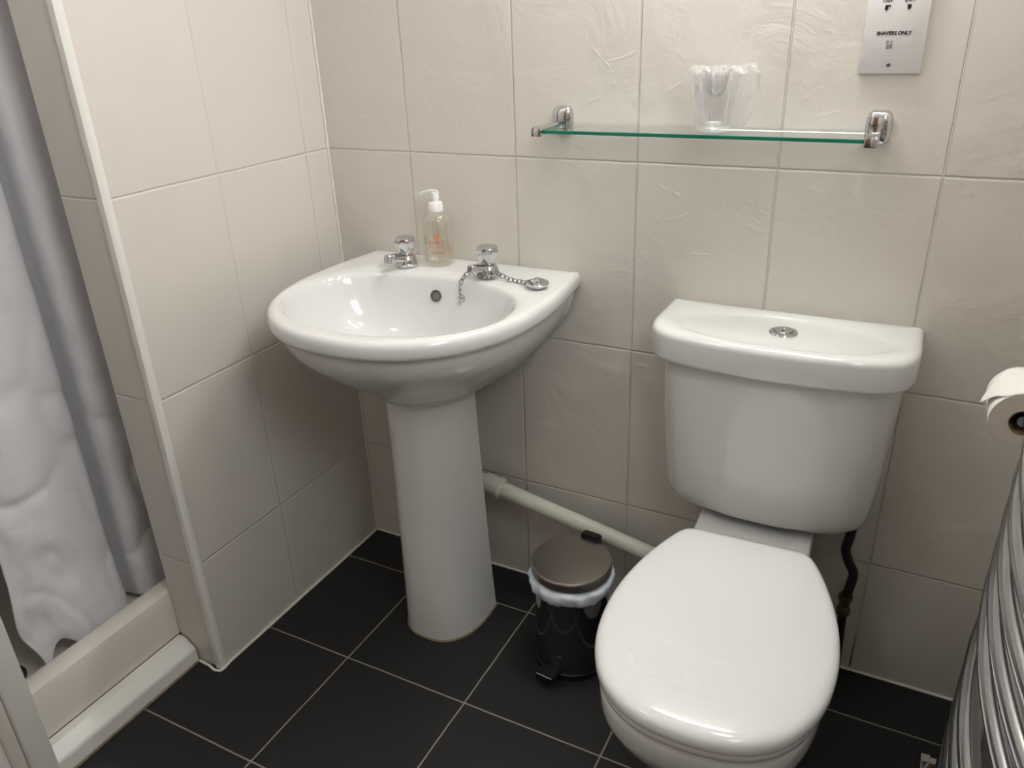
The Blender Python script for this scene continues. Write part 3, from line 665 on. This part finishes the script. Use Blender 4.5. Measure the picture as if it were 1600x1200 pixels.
rings = [z3(sc(PO, .3, pc0), .3905), z3(inset(PO, .010, pc0), .3905), z3(inset(PO, .004, pc0), .3890), z3(inset(PO, .0008, pc0), .384), z3(PO, .376), z3(inset(PO, .001, pc0), .352)]
rings += [z3(lerp(PO, FO, m), z) for m, z in ((.05, .335), (.16, .305), (.32, .27), (.50, .232), (.68, .19), (.82, .145), (.92, .10), (.975, .06), (1, .03), (1.0, .004))]
b = B(); loft(b, rings); pan = obj('toilet_pan', b, M['ceramic'], t, angle=60)
for s in (-1, 1):
    c = turn((TX-.003+s*.070, -.222)); b = B(); tube(b, [(c[0]-.018, c[1], .404), (c[0]+.018, c[1], .404)], .0085, 16); obj('seat_hinge', b, M['seat'], t)
# thin pale raised lines imitating reflections on the glossy lid
def lidz(x, y): return .4362
import json
def refl_tube(pts, r=.00055):
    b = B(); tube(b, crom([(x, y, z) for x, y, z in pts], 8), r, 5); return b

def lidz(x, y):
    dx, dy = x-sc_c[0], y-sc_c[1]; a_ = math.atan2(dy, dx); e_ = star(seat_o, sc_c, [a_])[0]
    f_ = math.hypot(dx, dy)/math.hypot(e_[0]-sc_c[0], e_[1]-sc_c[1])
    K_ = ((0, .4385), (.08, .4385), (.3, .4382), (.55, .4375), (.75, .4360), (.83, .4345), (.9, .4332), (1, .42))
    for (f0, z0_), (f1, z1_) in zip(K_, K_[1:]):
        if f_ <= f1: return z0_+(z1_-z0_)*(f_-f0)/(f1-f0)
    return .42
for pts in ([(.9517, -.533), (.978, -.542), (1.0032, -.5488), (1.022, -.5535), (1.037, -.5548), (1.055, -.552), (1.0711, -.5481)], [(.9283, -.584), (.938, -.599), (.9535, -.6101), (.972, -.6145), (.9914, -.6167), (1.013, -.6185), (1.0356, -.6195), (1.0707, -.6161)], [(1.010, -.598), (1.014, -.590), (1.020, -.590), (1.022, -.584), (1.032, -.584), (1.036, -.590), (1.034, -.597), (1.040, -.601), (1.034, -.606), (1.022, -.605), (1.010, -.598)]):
    b = refl_tube([(x, y, lidz(x, y)+.00005) for x, y in pts], .00045); obj('painted_reflection', b, M['painted_reflection'], sl)
# ------------------------------------------------------------------ supply hose
t = thing('supply_hose', 'black flexible water hose with brass fitting, under the cistern right end', 'hose', (1.19, -.05, 0))
b = B(); tube(b, crom([(1.178, -.062, .3985), (1.176, -.062, .365), (1.173, -.061, .335), (1.182, -.060, .308), (1.193, -.060, .285), (1.191, -.060, .255), (1.187, -.060, .222)], 8), .0088, 14); obj('hose', b, M['black_rubber'], t)
b = B(); lathe(b, [(0, .017), (.0125, .017), (.0135, .012), (.0135, .006), (.010, .004), (.0095, -.010), (.0115, -.012), (.0125, -.020), (.0125, -.028), (.009, -.031), (0, -.031)], (1.187, -.060, .215), n=8, cap0=False, cap1=False); obj('brass_fitting', b, M['brass'], t, angle=20)
b = B(); tube(b, [(1.187, -.060, .186), (1.190, -.060, .10), (1.193, -.060, .0005)], .0078, 14); obj('pipe_tail', b, M['black_rubber'], t)

# ------------------------------------------------------------------ glass shelf
t = thing('glass_shelf', 'clear glass shelf with green edge on two chrome brackets', 'shelf', (.84, 0, 1.08))
gx0, gx1, gz = .581, 1.1075, 1.0800
b = B(); box(b, (gx0, -.1125, gz), (gx1, -.004, gz+.006), .0008, 1)
g = obj('glass_pane', b, [M['shelf_glass'], M['shelf_edge']], t, smooth=False)
for p in g.data.polygons:
    if p.normal.y < -.5 or abs(p.normal.x) > .5: p.material_index = 1
for x, s in ((.5725, -1), (1.1145, 1)):
    b = B(); n = 56
    def rnd(w, h, y, cx=x, cz=1.0895):
        out = []
        for i in range(n):
            a = 2*PI*i/n; c_, s_ = math.cos(a), math.sin(a); e = 4.0
            r = 1/((abs(c_)/w)**e+(abs(s_)/h)**e)**(1/e)
            out.append((cx+r*c_*(1-.05*max(0, s_)-.02*max(0, -s_)), y, cz+r*s_))
        return out
    loft(b, [rnd(.0198, .0262, -.0005), rnd(.0200, .0264, -.004), rnd(.0186, .0250, -.009), rnd(.0155, .0218, -.0125), rnd(.009, .015, -.0145), rnd(.003, .005, -.0150)])
    br = obj('bracket', b, M['chrome'], t, angle=50)
    b = B(); box(b, (x-.0075, -.121, 1.0765), (x+.0075, -.004, 1.0915), .0015, 2); obj('bracket_arm', b, M['chrome'], br)
    b = B(); box(b, (x-.0095 if s > 0 else x-.0085, -.1235, 1.0755), (x+.0095 if s < 0 else x+.0085, -.1135, 1.0895), .0012, 2); obj('arm_cap', b, M['chrome'], br)

# ------------------------------------------------------------------ wrapped tumbler
tx_, ty_, tz_ = .8705, -.070, 1.0865
b = B(); lathe(b, [(0, .0005), (.024, .0005), (.0262, .002), (.0275, .008), (.0300, .035), (.0345, .065), (.0378, .0855), (.0378, .0875), (.0364, .0875), (.0350, .080), (.0318, .060), (.0278, .035), (.0248, .014), (.021, .0095), (0, .0085)], (tx_, ty_, tz_), n=64, cap0=False, cap1=False)
for v in b.verts:   # faintly fluted lower sides
    r = math.hypot(v.co.x-tx_, v.co.y-ty_); h = v.co.z-tz_
    if r > .0255 and h < .055 and h > .004:
        a = math.atan2(v.co.y-ty_, v.co.x-tx_); f = 1-.022*abs(math.sin(6*a)); v.co.x = tx_+(v.co.x-tx_)*f; v.co.y = ty_+(v.co.y-ty_)*f
o = obj('tumbler', b, M['tumbler'], angle=60); tag(o, 'clear drinking tumbler wrapped in film, standing on the glass shelf', 'glass')
b = B(); rings = []; n = 120
for k, (r, z) in enumerate(((.010, .0003), (.026, .0006), (.0295, .003), (.0305, .012), (.0325, .035), (.0365, .062), (.0405, .084), (.0405, .093), (.033, .0985), (.022, .0965), (.016, .090), (.015, .080), (.012, .066), (.006, .056))):
    ring = []
    for i in range(n):
        a = 2*PI*i/n; q = Vector((math.cos(a)*3.1, math.sin(a)*3.1, k*.55))
        d_ = (noise.noise(q)*.5+noise.noise(q*2.7)*.45+noise.noise(q*5.5)*.25)
        amp = .0012 if k < 3 else (.0045 if k > 6 else .0022)
        rr_ = r+(abs(d_)+.9*abs(noise.noise(q*9)))*amp*(1 if k < 8 else 1.5); dz = d_*(.009 if k > 6 else 0)
        # loose tail of the bag leaning to the right
        tail = max(0, math.cos(a+.12))**5*(.034*math.sin(min(1, z/.088)*PI*.62+.35) if 2 <= k <= 8 else 0)
        ring.append((tx_+(rr_+tail)*math.cos(a), ty_+(rr_+tail*.3)*math.sin(a), tz_+max(.0002, z+dz)))
    rings.append(ring)
loft(b, rings, True, True); o = obj('plastic_wrap', b, M['wrap'], angle=12); tag(o, 'crinkled clear plastic film bag around the tumbler on the shelf', 'plastic bag')

# ------------------------------------------------------------------ shaver socket
t = thing('shaver_socket', 'white shaver socket plate reading SHAVERS ONLY, above the shelf right bracket', 'shaver socket', (1.1165, 0, 1.24))
b = B(); box(b, (1.0735, -.0075, 1.1690), (1.1600, -.0005, 1.3160), .0012, 2); obj('cover_plate', b, M['plate'], t)
my = lambda x, z, y=-.0077: Matrix.Translation((x, y, z)) @ Matrix.Rotation(PI/2, 4, 'X')
for body, size, x, z, bo in (('SHAVERS ONLY', .0068, 1.1158, 1.2255, .00030), ('110V', .0068, 1.1005, 1.2702, .00016), ('240V', .0068, 1.1308, 1.2702, .00016)):
    obj_from_me('lettering', text_mesh('lettering', body, size, M['print_black'], t, my(x, z), .0002, bo), t)
def flat(name, pts, mat, y=-.0080):
    b = B(); v = [b.verts.new((x, y, z)) for x, z in pts]; f = b.faces.new(v); e = bmesh.ops.extrude_face_region(b, geom=[f])
    for q in e['geom']:
        if isinstance(q, bmesh.types.BMVert): q.co.y += .0004
    return obj(name, b, mat, t, False)
flat('socket_hole', [(1.0985, 1.2640), (1.1060, 1.2640), (1.1060, 1.2618), (1.1028, 1.2618), (1.1028, 1.2590), (1.1018, 1.2572), (1.0995, 1.2570), (1.0983, 1.2585)], M['print_black'])
flat('socket_hole', [(1.1280, 1.2650), (1.1300, 1.2640), (1.1325, 1.2645), (1.1340, 1.2630), (1.1338, 1.2595), (1.1325, 1.2575), (1.1300, 1.2572), (1.1288, 1.2590), (1.1286, 1.2630)], M['print_black'])
# shaver symbol: a bracketed head over a curl
b = B()
Y = -.0080
def ln_(pts, r=.00035): tube(b, [(x, Y, z) for x, z in pts], r, 6)
ln_([(1.1105, 1.2148), (1.1080, 1.2148), (1.1080, 1.2110), (1.1090, 1.2092), (1.1105, 1.2083), (1.1130, 1.2083), (1.1150, 1.2095), (1.1158, 1.2115)])
ln_([(1.1135, 1.2148), (1.1160, 1.2148)]); ln_([(1.1098, 1.2148), (1.1098, 1.2128)]); ln_([(1.1142, 1.2148), (1.1140, 1.2118), (1.1130, 1.2108), (1.1120, 1.2112)])
ln_([(1.1085, 1.2070), (1.1110, 1.2080), (1.1135, 1.2078), (1.1155, 1.2060), (1.1158, 1.2050)], .0004); ln_([(1.1105, 1.2080), (1.1078, 1.2065), (1.1080, 1.2048), (1.1105, 1.2046), (1.1130, 1.2056), (1.1150, 1.2052)], .0004)
obj('shaver_symbol', b, M['print_black'], t)
for z in (1.1815, 1.3035):
    b = B(); lathe(b, [(0, .0012), (.0022, .0012), (.0029, .0006), (.0031, 0)], (1.1148, -.0075, z), (0, -1, 0), 20, False, False); s = obj('screw', b, bsdf('dull screw', (.18, .17, .15), .4, .8), t)
    b = B(); box(b, (1.1128, -.0090, z-.0003), (1.1168, -.0086, z+.0003)); obj('screw_slot', b, M['print_black'], s)

# ------------------------------------------------------------------ toilet roll and holder
RXc, RZc, RY0, RY1, RR = 1.3705, .7325, -.240, -.140, .0430
t = thing('toilet_roll', 'white toilet roll with a folded loose end, on the right wall', 'toilet roll', (RXc, -.2, RZc))
b = B(); lathe(b, [(.0185, 0), (.0185, .1), (RR, .1), (RR, 0), (.0185, 0)], (RXc, RY1, RZc), (0, -1, 0), 64, False, False)
o = obj('paper_roll', b, [M['paper'], M['paper_end']], t, angle=40)
for p in o.data.polygons:
    if abs(p.normal.y) > .8: p.material_index = 1
b = B(); lathe(b, [(.0184, -.0005), (.0184, .1005), (.0172, .1005), (.0172, -.0005), (.0184, -.0005)], (RXc, RY1, RZc), (0, -1, 0), 40, False, False); obj('cardboard_core', b, M['card'], t)
b = B(); ns, nt = 14, 10; G = []
tip = Vector((1.3165, -.205, .7390))
for i in range(ns+1):
    u = i/ns; row = []
    for k in range(nt+1):
        v = k/nt; a = PI/2-.15-.25*u*.0; y = RY0+.0005+(RY1-RY0-.001)*v
        a = PI*(.30+.32*0)
        start = Vector((RXc+(RR+.0012)*math.cos(PI*.36), y, RZc+(RR+.0012)*math.sin(PI*.36)))
        SH = PI*.70; mid = Vector((RXc+(RR+.0012)*math.cos(SH), y, RZc+(RR+.0012)*math.sin(SH))); end = tip+(Vector((0, (v-.5)*.006, 0)))
        if u < .45: w = u/.45; aa = PI*.36+(SH-PI*.36)*w; p = Vector((RXc+(RR+.0012)*math.cos(aa), y, RZc+(RR+.0012)*math.sin(aa)))
        else: w = (u-.45)/.55; p = mid.lerp(end, w); p.z += .005*math.sin(w*PI)
        row.append(b.verts.new(p))
    G.append(row)
for a, c in zip(G, G[1:]):
    for k in range(nt): b.faces.new((a[k], a[k+1], c[k+1], c[k]))
o = obj('folded_sheet', b, M['paper'], t, angle=80); s = o.modifiers.new('thickness', 'SOLIDIFY'); s.thickness = .0005
t = thing('roll_holder', 'chrome rod that carries the toilet roll on the right wall', 'toilet roll holder', (XR, -.14, RZc))
b = B(); tube(b, [(RXc, RY0+.004, RZc), (RXc, RY1+.012, RZc)], .0080, 16); obj('spindle', b, M['chrome'], t)
b = B(); tube(b, crom([(RXc, RY1+.010, RZc), (RXc+.004, RY1+.018, RZc), (RXc+.02, RY1+.022, RZc), (XR-.001, RY1+.022, RZc)], 6), .0055, 14); obj('arm', b, M['chrome'], t)
b = B(); lathe(b, [(0, .006), (.016, .006), (.018, .003), (.018, 0)], (XR-.0005, RY1+.022, RZc), (-1, 0, 0), 28, False, False); obj('mounting_plate', b, M['chrome'], t)

# ------------------------------------------------------------------ towel rail
t = thing('towel_rail', 'chrome ladder towel radiator with bowed bars on the right wall', 'towel radiator', (1.385, -.55, .1))
PX, PY0, PW, BOW, BR = 1.3860, -.320, .50, .030, .0122
for y in (PY0, PY0-PW):
    b = B(); tube(b, [(PX, y, .085), (PX, y, 1.20)], .0145, 24); pst = obj('post', b, M['rail_chrome'], t)
    b = B(); lathe(b, [(.0146, 0), (.0150, .002), (.0150, .008), (.010, .012), (0, .012)], (PX, y, 1.195), (0, 0, 1), 24, False, False); obj('post_cap', b, M['chrome'], pst)
zs = [.152+.053*k for k in range(7)]+[.583+.053*k for k in range(5)]+[.98+.053*k for k in range(4)]
for z in zs:
    b = B(); P = []
    for k in range(25):
        v = k/24; P.append((PX-.006-BOW*(4*v*(1-v)), PY0-PW*v, z))
    tube(b, P, BR, 18); obj('bar', b, M['rail_chrome'], t)
b = B(); tube(b, [(PX, PY0, .088), (PX, PY0, .062), (XR-.002, PY0, .062)], .0085, 14); obj('valve_pipe', b, M['chrome'], t)
b = B(); lathe(b, [(0, -.016), (.0105, -.016), (.012, -.013), (.012, .010), (.0155, .011), (.0155, .024), (.012, .026), (0, .026)], (PX-.018, PY0+.012, .128), (-1, 0, -.1), 6, False, False); obj('valve_nut', b, M['chrome'], t, angle=20)
for y in (PY0-.05, PY0-PW+.05):
    for z in (.50, 1.05):
        b = B(); tube(b, [(XR-.001, y, z), (PX-.004, y, z)], .0075, 14); obj('wall_bracket', b, M['chrome'], t)

# ------------------------------------------------------------------ wall lamp over the mirror position
t = thing('wall_lamp', 'white tube lamp mounted high on the tiled wall above the shelf', 'lamp', (LAMP_POS[0], 0, LAMP_POS[2]))
lx, ly, lz = LAMP_POS
b = B(); tube(b, [(lx-LAMP_LEN/2, ly, lz), (lx+LAMP_LEN/2, ly, lz)], .022, 24); obj('tube_lamp', b, M['lamp'], t)
b = B(); box(b, (lx-LAMP_LEN/2-.02, ly+.03, lz-.03), (lx+LAMP_LEN/2+.02, -.0005, lz+.03), .004); obj('lamp_base', b, M['white_paint'], t)
for s in (-1, 1):
    b = B(); box(b, (lx+s*(LAMP_LEN/2+.001), ly-.026, lz-.028), (lx+s*(LAMP_LEN/2+.02), ly+.032, lz+.028), .004); obj('end_cap', b, M['white_paint'], t)

for (cx_, cy_), R_, E_, lab in ((CEIL_POS, .12, CEIL_E, 'larger round opal lamp fixed to the ceiling above the toilet'), ((.18, -1.22), .10, 17, 'added fill light, a smaller round opal ceiling lamp near the shower opening')):  # the smaller lamp is added out of view as camera-side fill
    t = thing('ceiling_lamp', lab, 'lamp', (cx_, cy_, H), 'round ceiling lamps')
    b = B(); lathe(b, [(0, 0), (R_, 0), (R_*.97, .02), (R_*.75, .04), (R_*.33, .05), (0, .052)], (cx_, cy_, H-.012), (0, 0, -1), 40, False, False); obj('diffuser', b, emis('lit opal diffuser', (1, .985, .955), E_), t)
    b = B(); lathe(b, [(0, 0), (R_+.015, 0), (R_+.015, .014), (R_-.002, .016)], (cx_, cy_, H-.0005), (0, 0, -1), 40, False, False); obj('lamp_rim', b, M['white_paint'], t)
